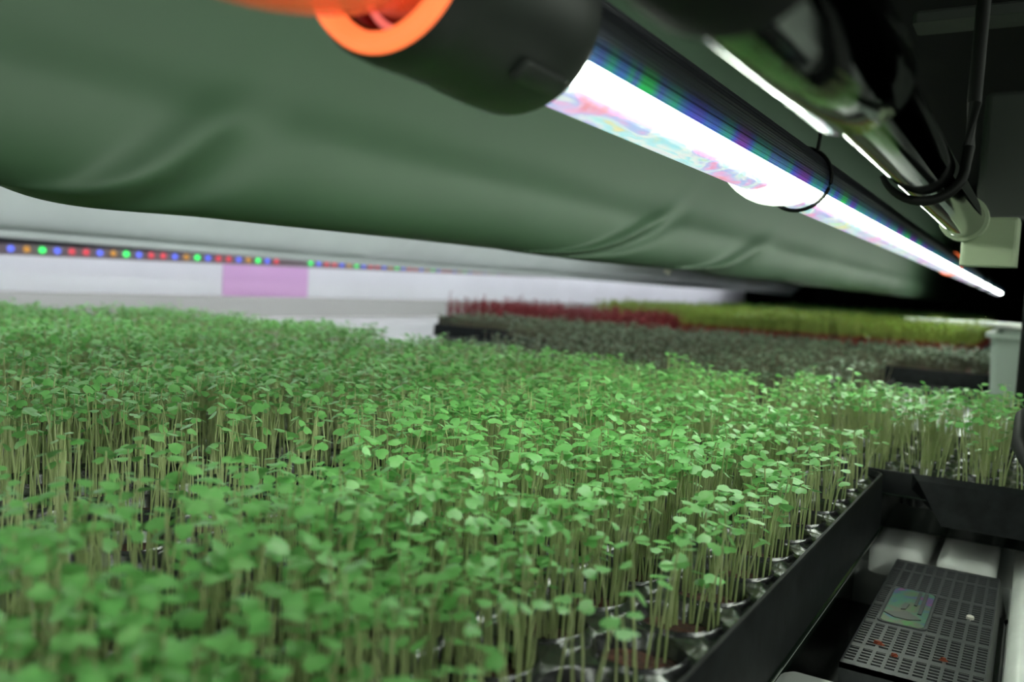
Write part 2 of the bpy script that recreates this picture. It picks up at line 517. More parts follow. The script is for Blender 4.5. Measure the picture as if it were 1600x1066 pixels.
# ------------------------------------------------------------------ seedlings
def leaf_geo(fine=True, droop=0.25, fold=0.12, cup=0.0):
    """heart shaped seed leaf, unit length along +x, petiole end at the origin"""
    if fine:
        out = [(0.16, 0.10), (0.30, 0.34), (0.55, 0.50), (0.84, 0.46), (1.0, 0.25)]
        mid = [(0.0, 0.0), (0.5, 0.0), (0.90, 0.0)]
        pts = mid + out + [(x, -y) for x, y in out]
        tri = [(0, 3, 1), (3, 4, 1), (4, 5, 1), (5, 6, 1), (6, 7, 1), (7, 2, 1)]
        tri += [(0, 1, 8), (8, 1, 9), (9, 1, 10), (10, 1, 11), (11, 1, 12), (12, 1, 2)]
    else:
        out = [(0.32, 0.36), (0.78, 0.48)]
        pts = [(0, 0), (0.95, 0)] + out + [(x, -y) for x, y in out]
        tri = [(0, 2, 3), (0, 3, 1), (0, 5, 4), (0, 1, 5)]
    v = np.array([(x, y, -droop * x * x + fold * abs(y) - cup * y * y * 2.0) for x, y in pts])
    return v, np.array(tri)

def stem_geo(fine=True, bend=0.1):
    """unit-height stem, unit radius; three-sided"""
    k = 4 if fine else 2
    n = 4 if fine else 3
    v = []; f = []
    for i in range(k):
        t = i / (k - 1)
        for a in range(n):
            an = 2 * math.pi * a / n
            r = 1.0 - 0.25 * t
            v.append((r * math.cos(an), r * math.sin(an), t))
    for i in range(k - 1):
        for a in range(n):
            b = (a + 1) % n
            p, q, r, s_ = i * n + a, i * n + b, (i + 1) * n + b, (i + 1) * n + a
            f += [(p, q, r), (p, r, s_)]
    return np.array(v), np.array(f)

def np_mesh(name, V, F, mats, midx=None):
    me = bpy.data.meshes.new(name)
    nv, nf = len(V), len(F)
    me.vertices.add(nv); me.vertices.foreach_set('co', V.astype(np.float32).ravel())
    me.loops.add(nf * 3); me.loops.foreach_set('vertex_index', F.astype(np.int32).ravel())
    me.polygons.add(nf)
    me.polygons.foreach_set('loop_start', np.arange(0, nf * 3, 3, dtype=np.int32))
    me.polygons.foreach_set('loop_total', np.full(nf, 3, dtype=np.int32))
    for m in mats: me.materials.append(m)
    if midx is not None: me.polygons.foreach_set('material_index', midx.astype(np.int32))
    me.polygons.foreach_set('use_smooth', np.ones(nf, dtype=bool))
    me.update()
    me.validate()
    return me

def sprout_mesh(name, P, T, h_leaf, rot, mats, fine=True, stem_r=0.00048, droop=0.25):
    """P: bases, T: tops, h_leaf: leaf lengths, rot: headings -> one joined mesh of many seedlings"""
    n = len(P)
    sv, sf = stem_geo(fine)
    # stem: lerp from P to T with an S bend
    t = sv[:, 2]
    tt = t ** 1.6
    base = P[:, None, :2] + (T - P)[:, None, :2] * tt[None, :, None]
    sx = base[:, :, 0] + sv[None, :, 0] * stem_r
    sy = base[:, :, 1] + sv[None, :, 1] * stem_r
    sz = P[:, None, 2] + (T - P)[:, None, 2] * t[None, :]
    V = [np.stack([sx, sy, sz], -1).reshape(-1, 3)]
    F = [(sf[None] + (np.arange(n) * len(sv))[:, None, None]).reshape(-1, 3)]
    mi = [np.zeros(n * len(sf))]
    off = n * len(sv)
    for side in (0, 1):
        lv, lf = leaf_geo(fine, droop, 0.10, 0.25)
        size = h_leaf * (1.0 if side == 0 else rng.uniform(0.75, 1.0, n))
        a = rot + side * (math.pi + rng.normal(0, 0.25, n))
        pit = rng.normal(0.10, 0.28, n); rol = rng.normal(0, 0.3, n)
        x = lv[None, :, 0] + 0.10; y = lv[None, :, 1] * rng.uniform(0.9, 1.12, n)[:, None]; z = np.repeat(lv[None, :, 2], n, 0)
        y2 = y * np.cos(rol)[:, None] - z * np.sin(rol)[:, None]
        z2 = y * np.sin(rol)[:, None] + z * np.cos(rol)[:, None]
        x3 = x * np.cos(pit)[:, None] - z2 * np.sin(pit)[:, None]
        z3 = x * np.sin(pit)[:, None] + z2 * np.cos(pit)[:, None]
        X = x3 * np.cos(a)[:, None] - y2 * np.sin(a)[:, None]
        Y = x3 * np.sin(a)[:, None] + y2 * np.cos(a)[:, None]
        L = np.stack([X, Y, z3], -1) * size[:, None, None] + T[:, None, :]
        V.append(L.reshape(-1, 3))
        F.append((lf[None] + (off + np.arange(n) * len(lv))[:, None, None]).reshape(-1, 3))
        mi.append(np.ones(n * len(lf)))
        off += n * len(lv)
    return np_mesh(name, np.concatenate(V), np.concatenate(F), mats, np.concatenate(mi))

def sow(cells, R, height, per, short=None, tall=None, z0=-0.0085, lean=(-0.002, 0.001), keep=None, hs=0.09, spread=0.95):
    """scatter of bases and tops, clustered in the cells"""
    P = []; T = []
    for (cx, cy, i, j) in cells:
        k = max(0, int(round(rng.normal(per, per * 0.2))))
        if keep: k = int(round(k * keep(cx, cy, i, j)))
        hcell = height * rng.normal(1, 0.045) * (tall(i) if tall else 1.0)
        for _ in range(k):
            a = rng.uniform(0, 6.283); r = R * spread * math.sqrt(rng.uniform())
            bx, by = cx + r * math.cos(a), cy + r * math.sin(a)
            h = hcell * rng.normal(1, hs)
            if rng.uniform() < (short(cx, cy) if short else 0.10): h *= rng.uniform(0.55, 0.88)
            f = 1.28
            tx = cx + (bx - cx) * f + rng.normal(lean[0], 0.0035)
            ty = cy + (by - cy) * f + rng.normal(lean[1], 0.0035)
            P.append((bx, by, z0)); T.append((tx, ty, z0 + h))
    return np.array(P), np.array(T)

camM = np.array(cam.matrix_world.inverted())
def project(T):
    v = T @ camM[:3, :3].T + camM[:3, 3]
    d = -v[:, 2]
    return 800 + 1337 * v[:, 0] / d, 533 - 1337 * v[:, 1] / d, d

def seen(P, T, margin=130):
    x, y, d = project(T)
    x2, y2, d2 = project(P)
    return (d > 0.03) & (np.maximum(x, x2) > -margin) & (np.minimum(x, x2) < 1600 + margin) & (np.minimum(y, y2) < 1066 + margin)

def bed_of(name, P, T, leaf, mats, label, fine=True, stem_r=0.00048, droop=0.25, ls=0.15):
    k = seen(P, T)
    P, T = P[k], T[k]
    if not len(P): return None
    n = len(P)
    me = sprout_mesh(name, P, T, leaf * rng.normal(1, ls, n).clip(0.5, 1.5), rng.uniform(0, 6.283, n), mats, fine, stem_r, droop)
    o = link_mesh(name, me)
    return tag(o, label, 'seedlings', None, 'stuff')

GREEN = [M['stem'], M['leaf']]

# nearest tray: right edge runs along x = -0.083
A, cA, R = make_tray(-0.355, -0.083, 0.062, 0.662, 7, 16, 'long black cell tray nearest the lens, its bare right rim facing the pump', lip=0.038)
def keepA(cx, cy, i, j):
    if i <= 1 and 0.12 < cy < 0.36: return 0.22
    if i == 2 and 0.12 < cy < 0.30: return 0.55
    if i < 6 and cy < 0.27 and i > 1: return 1.3
    if i == 6 and cy < 0.27: return 0.2
    if i == 6 and 0.27 < cy < 0.33: return 0.42
    if i == 6: return 0.55
    return 1.0
PA, TA = sow(cA, R, 0.052, 34, keep=keepA, tall=lambda i: {6: 0.74, 5: 0.88, 4: 0.96}.get(i, 1.0), short=lambda cx, cy: 0.38 if cy < 0.32 and cx < -0.12 else 0.12)
# the 300 that show largest stand alone; everything behind them is one mass per tray
x_, y_, d_ = project(TA)
cand = np.where((x_ > -10) & (x_ < 1600) & (y_ > 560) & (y_ < 1075) & (d_ > 0.07))[0]
edge = cand[(PA[cand, 0] > -0.118) & (PA[cand, 1] > 0.20) & (PA[cand, 1] < 0.46)]
edge = edge[np.argsort(d_[edge])][:110]
inner = cand[(PA[cand, 0] <= -0.118)]
inner = inner[np.argsort(d_[inner])][:300 - len(edge)]
single = np.concatenate([edge, inner])
rest = np.setdiff1d(np.arange(len(PA)), single)

# prototypes for the single seedlings: meshes shared between the copies
leaf_protos = []
for i in range(6):
    lv, lf = leaf_geo(True, random.uniform(0.12, 0.38), 0.10, random.uniform(0.1, 0.4))
    lv = lv.copy(); lv[:, 0] += 0.10
    leaf_protos.append(np_mesh('cotyledon', lv * 0.0060, lf, [M['leaf']]))
stem_protos = []
for i in range(8):
    sv, sf = stem_geo(True)
    v = sv.copy()
    dx, dy = 0.004 * math.cos(i * 0.8), 0.004 * math.sin(i * 0.8)
    t = v[:, 2].copy()
    v[:, 0] = v[:, 0] * 0.0005 + dx * t ** 1.6
    v[:, 1] = v[:, 1] * 0.0005 + dy * t ** 1.6
    v[:, 2] = t * 0.052
    stem_protos.append((np_mesh('stem', v, sf, [M['stem']]), (dx, dy, 0.052)))
E_SET = set(int(i) for i in edge)
ORD = ['first', 'second', 'third', 'fourth', 'fifth', 'sixth', 'seventh', 'eighth', 'ninth', 'tenth', 'eleventh', 'twelfth', 'thirteenth', 'fourteenth', 'fifteenth', 'sixteenth']
for q in single:
    p, tpt = PA[q], TA[q]
    if int(q) in E_SET:
        cj = int((p[1] - 0.067) / (0.59 / 16))
        lab, grp = 'slender bare-stemmed seedling beside the black rim, in the %s cell from the near end' % ORD[cj], 'edge row seedlings, %s cell' % ORD[cj]
    else:
        cj = int((p[1] - 0.067) / (0.59 / 16)); ci = 6 - int((p[0] + 0.350) / (0.262 / 7))
        lab, grp = 'green two-leaved seedling close to the lens, %s cell row from the rim, %s cell back' % (ORD[ci], ORD[cj]), 'foremost seedlings, %s row, %s cell' % (ORD[ci], ORD[cj])
    root = empty('seedling', p, lab, 'seedling', grp)
    me, tip = stem_protos[random.randrange(8)]
    hsc = (tpt[2] - p[2]) / 0.052
    root.rotation_euler = (0, 0, random.uniform(0, 6.283))
    st = link_mesh('stem', me, root); st.scale = (1, 1, hsc)
    for side in (0, 1):
        l = link_mesh('cotyledon', leaf_protos[random.randrange(6)], root, (tip[0], tip[1], tip[2] * hsc))
        l.rotation_euler = (random.gauss(0, 0.3), -random.gauss(0.10, 0.28), 1.1 + side * (math.pi + random.gauss(0, 0.25)))
        s_ = random.uniform(0.85, 1.15); l.scale = (s_, s_ * random.uniform(0.9, 1.1), s_)
bed_of('seedlings', PA[rest], TA[rest], 0.0058, GREEN, 'green seedlings filling the middle and far end of the nearest tray')

# second column of trays to the left of it, and the ones beyond
cols = [(-0.632, -0.360), (-0.909, -0.637), (-1.186, -0.914), (-1.463, -1.191), (-1.740, -1.468)]
names = ['second', 'third', 'fourth', 'fifth', 'sixth']
for c, (a, b) in enumerate(cols):
    t_, cc, R_ = make_tray(a, b, 0.062 + 0.02 * c, 0.662 + 0.02 * c, 7, 16, 'black cell tray of green seedlings, %s lengthwise tray left of the pump' % names[c], single=(c == 0))
    P, T = sow(cc, R_, 0.052, 25, keep=(lambda cx, cy, i, j: 0.45 if (i == 6 and cy < 0.33) else 1.0) if c == 0 else None)
    bed_of('seedlings', P, T, 0.0058, GREEN, 'green seedlings in the %s lengthwise tray from the right, leaves slightly drooping' % names[c], fine=True, droop=0.45)

# crosswise trays behind
t_, cC, RC = make_tray(-0.200, 0.340, 0.668, 0.905, 14, 6, 'black crosswise tray behind the pump with a broad front flange', lip=0.016, body_y0=0.715)
PC, TC = sow(cC, RC, 0.050, 20)
bed_of('seedlings', PC, TC, 0.0056, GREEN, 'pale green seedlings with tall bare stems behind the broad black flange', fine=True)
# broad flange of that tray, bevelled at its left end
fl = MB()
prof = [(-0.066, 0.6665, 0.0006), (0.20, 0.6665, 0.0006), (0.20, 0.661, -0.003), (-0.062, 0.661, -0.003), (0.20, 0.650, -0.030), (-0.044, 0.650, -0.030), (0.20, 0.668, -0.031), (-0.044, 0.668, -0.031), (-0.066, 0.6680, -0.012)]
fl.v = [tuple(p) for p in prof]
fl.f = [(0, 1, 2, 3), (3, 2, 4, 5), (5, 4, 6, 7), (0, 3, 8), (3, 5, 7, 8)]
fo = fl.build('front_flange', M['tray'], t_, False, (-0.070, -0.7865, -TOP))

t_, cc, R_ = make_tray(-0.750, -0.215, 0.700, 0.860, 14, 5, 'black crosswise tray of green seedlings left of the flanged tray', single=False)
P, T = sow(cc, R_, 0.050, 23)
bed_of('seedlings', P, T, 0.0056, GREEN, 'green seedlings in the crosswise tray left of the flanged tray', fine=True)
t_, cc, R_ = make_tray(-1.310, -0.770, 0.780, 0.955, 14, 5, 'black crosswise tray of bright green seedlings far to the left', single=False)
P, T = sow(cc, R_, 0.050, 23)
bed_of('seedlings', P, T, 0.0058, GREEN, 'bright green seedlings along the far left end of the green bed', fine=True)

# dusky purple-green trays
dk = [((-0.455, -0.185), (0.955, 1.50)), ((-0.735, -0.465), (0.92, 1.47)), 
      ((-0.335, -0.063), (1.80, 2.20)), ((-0.735, -0.350), (1.62, 2.16)), ((-1.055, -0.750), (1.66, 2.12)), ((-1.38, -1.075), (1.85, 2.10))]
dlab = ['black tray of dusky seedlings just behind the flanged tray', 'black tray of dusky seedlings behind the green crosswise tray', 
        'black tray with bare front on the white ridges, dusky seedlings in it', 'black tray of dusky seedlings next to the one standing bare on the white ridges', 'black tray of dusky seedlings in the back row, under the red ones', 'black tray of dusky seedlings with its bare left corner on the white table']
for q, ((a, b), (c, d)) in enumerate(dk):
    nx, ny = max(2, int((b - a) / 0.036)), max(2, int((d - c) / 0.036))
    t_, cc, R_ = make_tray(a, b, c, d, nx, ny, dlab[q], single=False, lip=0.03)
    P, T = sow(cc, R_, 0.036 if q < 2 else 0.032, 13, hs=0.2)
    bed_of('seedlings', P, T, 0.0062, [M['dark_stem'], M['dark_leaf']], 'dusky grey-green seedlings in the ' + dlab[q].replace('black tray of dusky seedlings ', 'tray ').replace(', dusky seedlings in it', ''), fine=False, stem_r=0.001)

# red and lime trays
far = [((-1.66, -1.20), (2.25, 2.70), 'red', 'black tray of deep red seedlings at the left of the red rows'),
       ((-1.18, -0.98), (2.30, 2.80), 'red', 'black tray of deep red seedlings beside the lime green ones'),
       ((-0.96, -0.125), (2.55, 2.98), 'lime', 'black tray of lime green seedlings with red stems, nearest of the lime ones'),
       ((-1.42, -0.98), (2.86, 3.5), 'lime', 'black tray of lime green seedlings behind the red ones'),
       ((-0.96, -0.13), (3.05, 3.6), 'lime', 'black tray of lime green seedlings in the middle of the lime block'),
       ((-1.55, -0.20), (4.3, 5.3), 'far', 'black tray of pale green seedlings, well beyond the lime block'),
       ((-1.75, -0.25), (6.4, 7.6), 'far', 'black tray of pale green seedlings furthest down the table')]
for (a, b), (c, d), kd, lab in far:
    nx, ny = int((b - a) / 0.036), int((d - c) / 0.036)
    t_, cc, R_ = make_tray(a, b, c, d, nx, ny, lab, single=False, lip=0.03)
    if kd == 'red':
        P, T = sow(cc, R_, 0.052, 10, hs=0.2)
        bed_of('seedlings', P, T, 0.006, [M['red_leaf'], M['red_leaf']], 'deep red seedlings in the ' + lab.replace('black tray of deep red seedlings ', 'tray '), fine=False, stem_r=0.001)
    elif kd == 'lime':
        P, T = sow(cc, R_, 0.072, 11, hs=0.10)
        bed_of('seedlings', P, T, 0.0075, [M['lime_stem'], M['lime_leaf']], 'lime green seedlings in the ' + lab.replace('black tray of lime green seedlings ', 'tray '), fine=False, stem_r=0.0015)
    else:
        P, T = sow(cc, R_, 0.07, 4, hs=0.15)
        bed_of('seedlings', P, T, 0.011, [M['lime_stem'], M['leaf']], 'pale green seedlings in the ' + lab.replace('black tray of pale green seedlings, ', 'tray ').replace('black tray of pale green seedlings ', 'tray '), fine=False, stem_r=0.0015)

# ------------------------------------------------------------------ pump with grille
pump = empty('pump', (-0.038, 0.553, -0.108), 'dark grey pump with slotted grille cover and badge, in the table recess', 'pump')
px0, px1, py0, py1, pz = -0.0700, -0.0065, 0.447, 0.657, -0.0600
def pp(mb, name, m, smooth=False, parent=None):
    return mb.build(name, m, parent or pump, smooth, (0.038, -0.553, 0.108) if parent is None else None)
body = MB()
body.box(px0 + .001, px1 - .001, py0 + .001, py1 - .001, -0.108, pz - 0.006)
pp(body, 'body', M['pump_black'])
sk = MB()      # flared right skirt with the round lug
sk.v = [(px1, py0, pz), (px1, py1, pz), (px1 + .0055, py1 + .001, -0.084), (px1 + .0055, py0 - .002, -0.084), (px1 + .0055, py1 + .001, -0.108), (px1 + .0055, py0 - .002, -0.108)]
sk.f = [(0, 1, 2, 3), (3, 2, 4, 5), (0, 3, 5)]
sk.box(px1 + .001, px1 + .0062, py0 + .02, py0 + .165, -0.100, -0.071, 0.004)
pp(sk, 'skirt', M['pump_black'])
fr = MB()
NC = 10
cw = (px1 - px0) / NC
rows_n = [4, 9, 8, 7, 9, 5]
pitch = 0.00405
gap = (py1 - py0 - sum(rows_n) * pitch) / (len(rows_n) + 1)
th = 0.003
for c in range(NC + 1):
    xc = px0 + c * cw
    hw = cw * 0.13
    fr.box(max(px0, xc - hw), min(px1, xc + hw), py0, py1, pz - th, pz)
ys = []
y = py1
for n_ in rows_n:
    fr.box(px0, px1, y - gap, y, pz - th, pz - 0.00002)
    y -= gap
    ys.append((y - n_ * pitch, y, n_))
    y -= n_ * pitch
fr.box(px0, px1, py0, y, pz - th, pz - 0.00002)
fr.box(px0, px1, py0, py0 + 0.0012, pz - 0.012, pz)
pp(fr, 'grille_frame', M['pump'])
slat_me = {}
for n_ in set(rows_n):
    mb = MB()
    for k in range(n_ + 1):
        yy = k * pitch
        mb.box(-cw * 0.38, cw * 0.38, yy - pitch * 0.22, yy + pitch * 0.22, -th * 0.9, -0.0003)
    slat_me[n_] = mb.mesh('grille_panel', M['pump'])
for r, (ya, yb, n_) in enumerate(ys):
    for c in range(NC):
        if r in (2, 3) and 1 <= c <= 4: continue
        xc = px0 + (c + 0.5) * cw
        link_mesh('grille_panel', slat_me[n_], pump, (xc + 0.038, ya - 0.553, pz + 0.108))
# badge
bx0, bx1 = px0 + 1.15 * cw, px0 + 4.95 * cw
by0, by1 = ys[3][0] - 0.001, ys[2][1] + 0.0015
mb = MB(); ring_loft(mb, [(bx0 - .0012, bx1 + .0012, by0 - .0012, by1 + .0012, .004, pz - .003), (bx0 - .001, bx1 + .001, by0 - .001, by1 + .001, .004, pz + .0009), (bx0, bx1, by0, by1, .004, pz + .0009), (bx0 + .0004, bx1 - .0004, by0 + .0004, by1 - .0004, .004, pz + .0003)], close_last=True)
badge = pp(mb, 'badge', M['pump'], True)
mb = MB(); ring_loft(mb, [(bx0 + .0008, bx1 - .0008, by0 + .0008, by1 - .0008, .0036, pz + .0002), (bx0 + .0009, bx1 - .0009, by0 + .0009, by1 - .0009, .0035, pz + .0007)], close_last=True)
mb.build('badge_face', M['badge_glint'], badge)
# emblem on the badge: a low pointed wedge, a small knot above it and two upright bars
em = MB(); bw, bh = bx1 - bx0, by1 - by0
def bpnt(u, v, z=0.0): return (bx0 + u * bw, by0 + v * bh, pz + .0007 + z)
def poly(pts, z=0.0006):
    k = len(em.v); n = len(pts)
    em.v.extend([bpnt(u, v) for u, v in pts]); em.v.extend([bpnt(u, v, z) for u, v in pts])
    em.f.append(tuple(range(k + n, k + 2 * n)))
    for i in range(n):
        j = (i + 1) % n
        em.f.append((k + i, k + j, k + n + j, k + n + i))
poly([(0.04, 0.22), (0.36, 0.30), (0.50, 0.36), (0.86, 0.20), (0.60, 0.14), (0.30, 0.14)])
poly([(0.36, 0.38), (0.46, 0.40), (0.50, 0.55), (0.40, 0.58), (0.35, 0.48)])
em.build('emblem', M['silver'], badge)
em = MB()
poly([(0.60, 0.55), (0.67, 0.55), (0.67, 0.95), (0.60, 0.95)])
poly([(0.74, 0.34), (0.83, 0.34), (0.83, 0.95), (0.74, 0.95)])
em.build('emblem_bar', M['pump'], badge)
# clear screw head, moulded marks on the front
mb = MB(); mb.tube([(-0.0185, 0.560, pz - .001), (-0.0185, 0.560, pz + .0012), (-0.0185, 0.560, pz + .0018)], [.0021, .0021, .0012], 12)
pp(mb, 'screw', M['cable'], True)
mk = MB()
for gx in (-0.060, -0.047, -0.041, -0.030):
    for k in range(5):
        mk.box(gx, gx + .0022, py0 - .0004, py0 + .001, pz - .0145 - k * .0032, pz - .0128 - k * .0032)
pp(mk, 'moulded_mark', M['print'])
for k, (cx, cy, sx) in enumerate(((-0.0572, 0.4840, 1.0), (-0.0478, 0.4722, 0.7), (-0.0262, 0.4830, 0.7))):
    rr = random.Random(k); mb = MB()
    for z in (0.0, 0.0008, 0.0015):
        n = 7
        for i in range(n):
            a = 6.283 * i / n
            f = (1 - z * 300) * rr.uniform(0.6, 1.2)
            mb.v.append((0.0032 * f * sx * math.cos(a), 0.0018 * f * math.sin(a) * sx, z))
    for r in range(2):
        for i in range(7):
            j = (i + 1) % 7
            mb.f.append((r * 7 + i, r * 7 + j, r * 7 + 7 + j, r * 7 + 7 + i))
    mb.f.append(tuple(14 + i for i in range(7)))
    o = mb.build('root_crumb', M['crumb'], None, False, (cx, cy, pz))
    tag(o, ['largest rust red crumb on the pump grille', 'small rust red crumb near the front edge of the pump grille', 'small rust red crumb toward the right side of the pump grille'][k], 'crumb', 'crumbs on the pump grille')

# ------------------------------------------------------------------ LED tubes
LX, LZ, LR = -0.143, 0.200, 0.0200
def half_profile(a0, a1, r, ribs=0, depth=0.0, n=24):
    pts = []
    steps = ribs * 4 if ribs else n
    for i in range(steps + 1):
        a = math.radians(a0 + (a1 - a0) * i / steps)
        rr = r - (depth if ribs and (i % 4) in (2, 3) else 0)
        pts.append((rr * math.cos(a), rr * math.sin(a)))
    return pts

def extrude_y(mb, prof, y0, y1, seg=1, close=True):
    P = [[(x, y0 + (y1 - y0) * s_ / seg, z) for x, z in prof] for s_ in range(seg + 1)]
    mb.grid(P)
    if close:
        k0 = len(mb.v) - (seg + 1) * len(prof); n = len(prof)
        for s_ in range(seg):
            mb.f.append((k0 + s_ * n, k0 + s_ * n + n - 1, k0 + (s_ + 1) * n + n - 1, k0 + (s_ + 1) * n))
        mb.f.append(tuple(k0 + i for i in range(n)))
        mb.f.append(tuple(k0 + seg * n + i for i in reversed(range(n))))
    return mb

def led_tube(loc, length, label, cat='lamp', near_cap=False, far_cap=False, seg=8, m='diff'):
    root = empty('led_tube', loc, label, cat, 'led tubes over the trays')
    extrude_y(MB(), half_profile(-29, 151, LR, 22, 0.0007), 0, length, 1).build('heat_sink', M['sink'], root)
    mb = MB()
    glow_prof = half_profile(-29, 12, LR + 0.0004, 9, 0.0006)
    extrude_y(mb, glow_prof, 0, length, 1, close=False).build('rib_glow', M['lip'], root)  # ribbed strip added to carry the painted glow
    extrude_y(MB(), half_profile(151, 331, LR * 0.985), 0, length, seg).build('diffuser', M[m], root, True)
    return root

lamp = led_tube((LX, 0.200, LZ), 1.55, 'bright LED tube with black ribbed back and black end cap, nearest the lens')
led_tube((LX, 1.765, LZ), 2.25, 'second bright LED tube, end to end beyond the nearest one')
led_tube((LX, -1.60, LZ), 1.62, 'LED tube on the near side of the orange connector')
led_tube((0.45, -1.2, 0.37), 2.2, 'unseen LED tube added at the right, out of the frame, to light the pump and table ridges')  # unseen tube, added to brighten the pump and white ridges
led_tube((-0.80, -0.5, 0.345), 4.4, 'LED tube hidden above the drooping film over the left trays')
led_tube((-1.35, -0.5, 0.345), 4.4, 'LED tube between the two drooping films', m='diff_cool')
led_tube((-2.16, 0.2, 0.40), 7.6, 'unseen LED tube added behind the pale film to light the white wall', m='diff_cool')  # hidden tube, added to brighten the white wall
# rubber end cap at the near end
cap = MB().lathe_y([(0.0185, 0.003), (0.0215, 0.001), (0.0255, 0.0), (0.0268, 0.002), (0.0272, 0.010), (0.0272, 0.036), (0.0278, 0.038), (0.0284, 0.052), (0.0284, 0.062), (0.0276, 0.0645), (0.0205, 0.065)], 48)
cap.build('end_cap', M['cap'], lamp, True, (0, -0.035, 0))
lt = MB().box(-0.0035, 0.0035, 0, 0.024, 0, 0.0025, 0.001)
latch = lt.build('cap_latch', M['cap'], lamp, True, (0.0175, 0.000, -0.0212)); latch.rotation_euler = (0, math.radians(140), 0)
# orange-lit silicone ring, dark red socket and the clear connector with its wires
ring = MB().lathe_y([(0.0195, 0.004), (0.0200, -0.0005), (0.0212, -0.0030), (0.0230, -0.0034), (0.0248, -0.0022), (0.0256, 0.0005)], 48)
ring.build('silicone_ring', M['glow'], lamp, True, (0, -0.035, 0))
sock = MB().lathe_y([(0.0200, 0.000), (0.0196, 0.012), (0.0125, 0.014), (0.0001, 0.012)], 32)
sock.build('socket', M['recess'], lamp, True, (0, -0.035, 0))
conn = empty('connector_tube', (LX, 0.170, LZ), 'clear orange-glowing connector tube with wires leaving the end cap', 'connector')
cpath = [(0, 0.006, 0), (0, -0.008, -0.0015), (0, -0.020, -0.006), (0, -0.035, -0.010), (0, -0.050, -0.012), (0, -0.070, -0.012), (0, -0.120, -0.005)]
def along(ox, oz, wob=0.0):
    return [(x + ox + wob * math.sin(i * 1.7), y, z + oz + wob * math.cos(i * 2.1)) for i, (x, y, z) in enumerate(smooth3(cpath, 18))]
def smooth3(pts, n):
    P = [np.array(p, float) for p in pts]; P = [2 * P[0] - P[1]] + P + [2 * P[-1] - P[-2]]
    out = []; seg = len(P) - 3
    for i in range(n + 1):
        t = i / n * seg; k = min(int(t), seg - 1); t -= k
        a, b, c, d = P[k:k + 4]
        out.append(tuple(0.5 * ((2 * b) + (c - a) * t + (2 * a - 5 * b + 4 * c - d) * t * t + (3 * b - a - 3 * c + d) * t ** 3)))
    return out
sl = MB()
sl.tube(along(0, 0), 0.0140, 28, cap=False); sl.tube(along(0, 0), 0.0124, 28, cap=False)
sl.build('sleeve', M['clear_orange'], conn, True)
MB().tube(along(0.002, -0.004, 0.0012), 0.0030, 10).build('wire', M['cable_red'], conn, True)
MB().tube(along(-0.006, 0.001, 0.0012), 0.0026, 10).build('wire', M['cable'], conn, True)
MB().tube(along(0.006, 0.004, 0.001), 0.0028, 10).build('wire', M['clip_black'], conn, True)
MB().tube([(0.017 * math.cos(a), 0.007, 0.017 * math.sin(a)) for a in np.linspace(0, 2 * math.pi, 33)], 0.0011, 8, cap=False).build('seal', M['pink_glow'], conn, True)
# clear hanger clip under the tube, its lamp light painted as emission
mb = MB()
P = []
for i in range(9):
    t = i / 8.0
    yy = 0.486 + 0.082 * t
    drop = 0.0046 * math.sin(math.pi * min(1, t * 1.05)) ** 0.7 if 0 < t < 0.99 else 0.0
    row = []
    for k in range(15):
        a = math.radians(-60 - 140 * k / 14)
        r = LR + 0.0002 + drop * math.sin(math.pi * k / 14) ** 0.8
        row.append((r * math.cos(a), yy, r * math.sin(a)))
    P.append(row)
mb.grid(P)
clip = mb.build('hanger_clip', M['lit_clip'], None, True, (LX, 0, LZ))
tag(clip, 'clear plastic hanger clip glowing under the nearest LED tube', 'clip')
# thin black ties round the tube
def tie(y, label, m, r=0.0013, R=None, tilt=0.0, tail=True):
    R = R or LR + 0.0012
    pts = [(R * math.cos(a), tilt * math.sin(a - 0.5), R * math.sin(a)) for a in np.linspace(0, 2 * math.pi, 41)]
    mb = MB().tube(pts, r, 8, cap=False)
    if tail:
        mb.tube([(R * 0.5, 0, R * 0.87), (R * 0.55, 0, R * 1.3), (R * 0.5, 0.004, R * 2.0), (R * 0.3, 0.01, R * 6)], r, 8)
    o = mb.build('cable_tie', m, None, True, (LX, y, LZ))
    return tag(o, label, 'cable tie')
tie(0.592, 'thin black cable tie looped round the nearest LED tube beside the glowing clip', M['clip_black'], tilt=0.004)
ring2 = tie(1.757, 'orange-lit ring where the two LED tubes meet', M['glow'], r=0.0018, R=LR, tail=False)
tie(2.55, 'dark tie round the far LED tube', M['clip_black'], r=0.003, tail=False)
tie(3.05, 'last dark tie round the far LED tube', M['clip_black'], r=0.003, tail=False)

# ------------------------------------------------------------------ steel pipe with coupling
PX, PZ = -0.047, 0.180
pipe = empty('steel_pipe', (PX, 0, PZ), 'polished steel pipe with a thicker coupling, beside the LED tube', 'pipe')
MB().lathe_y([(0.0001, 0.10), (0.0125, 0.10), (0.0125, 0.66), (0.0001, 0.66)], 40).build('pipe_tube', M['chrome'], pipe, True)
MB().lathe_y([(0.0125, 0.138), (0.0156, 0.1385), (0.0160, 0.140), (0.0158, 0.243), (0.0150, 0.246), (0.0125, 0.247)], 40).build('coupling', M['chrome'], pipe, True)
MB().lathe_y([(0.0125, 0.100), (0.0185, 0.100), (0.0188, 0.102), (0.0188, 0.137), (0.0182, 0.1392), (0.0125, 0.1395)], 40).build('rubber_sleeve', M['black'], pipe, True)
fit = empty('pipe_fitting', (-0.036, 0.655, 0.165), 'pale greenish-white box fitting holding the end of the steel pipe', 'fitting')
MB().box(-0.012, 0.022, 0.004, 0.035, -0.0155, 0.017, 0.002).build('fitting_body', M['pale_fit'], fit)
MB().lathe_y([(0.0126, -0.002), (0.0150, -0.002), (0.0152, 0.0), (0.0152, 0.010)], 32).build('fitting_collar', M['pale_fit'], fit, True, (PX + 0.036, -0.006, PZ - 0.165))
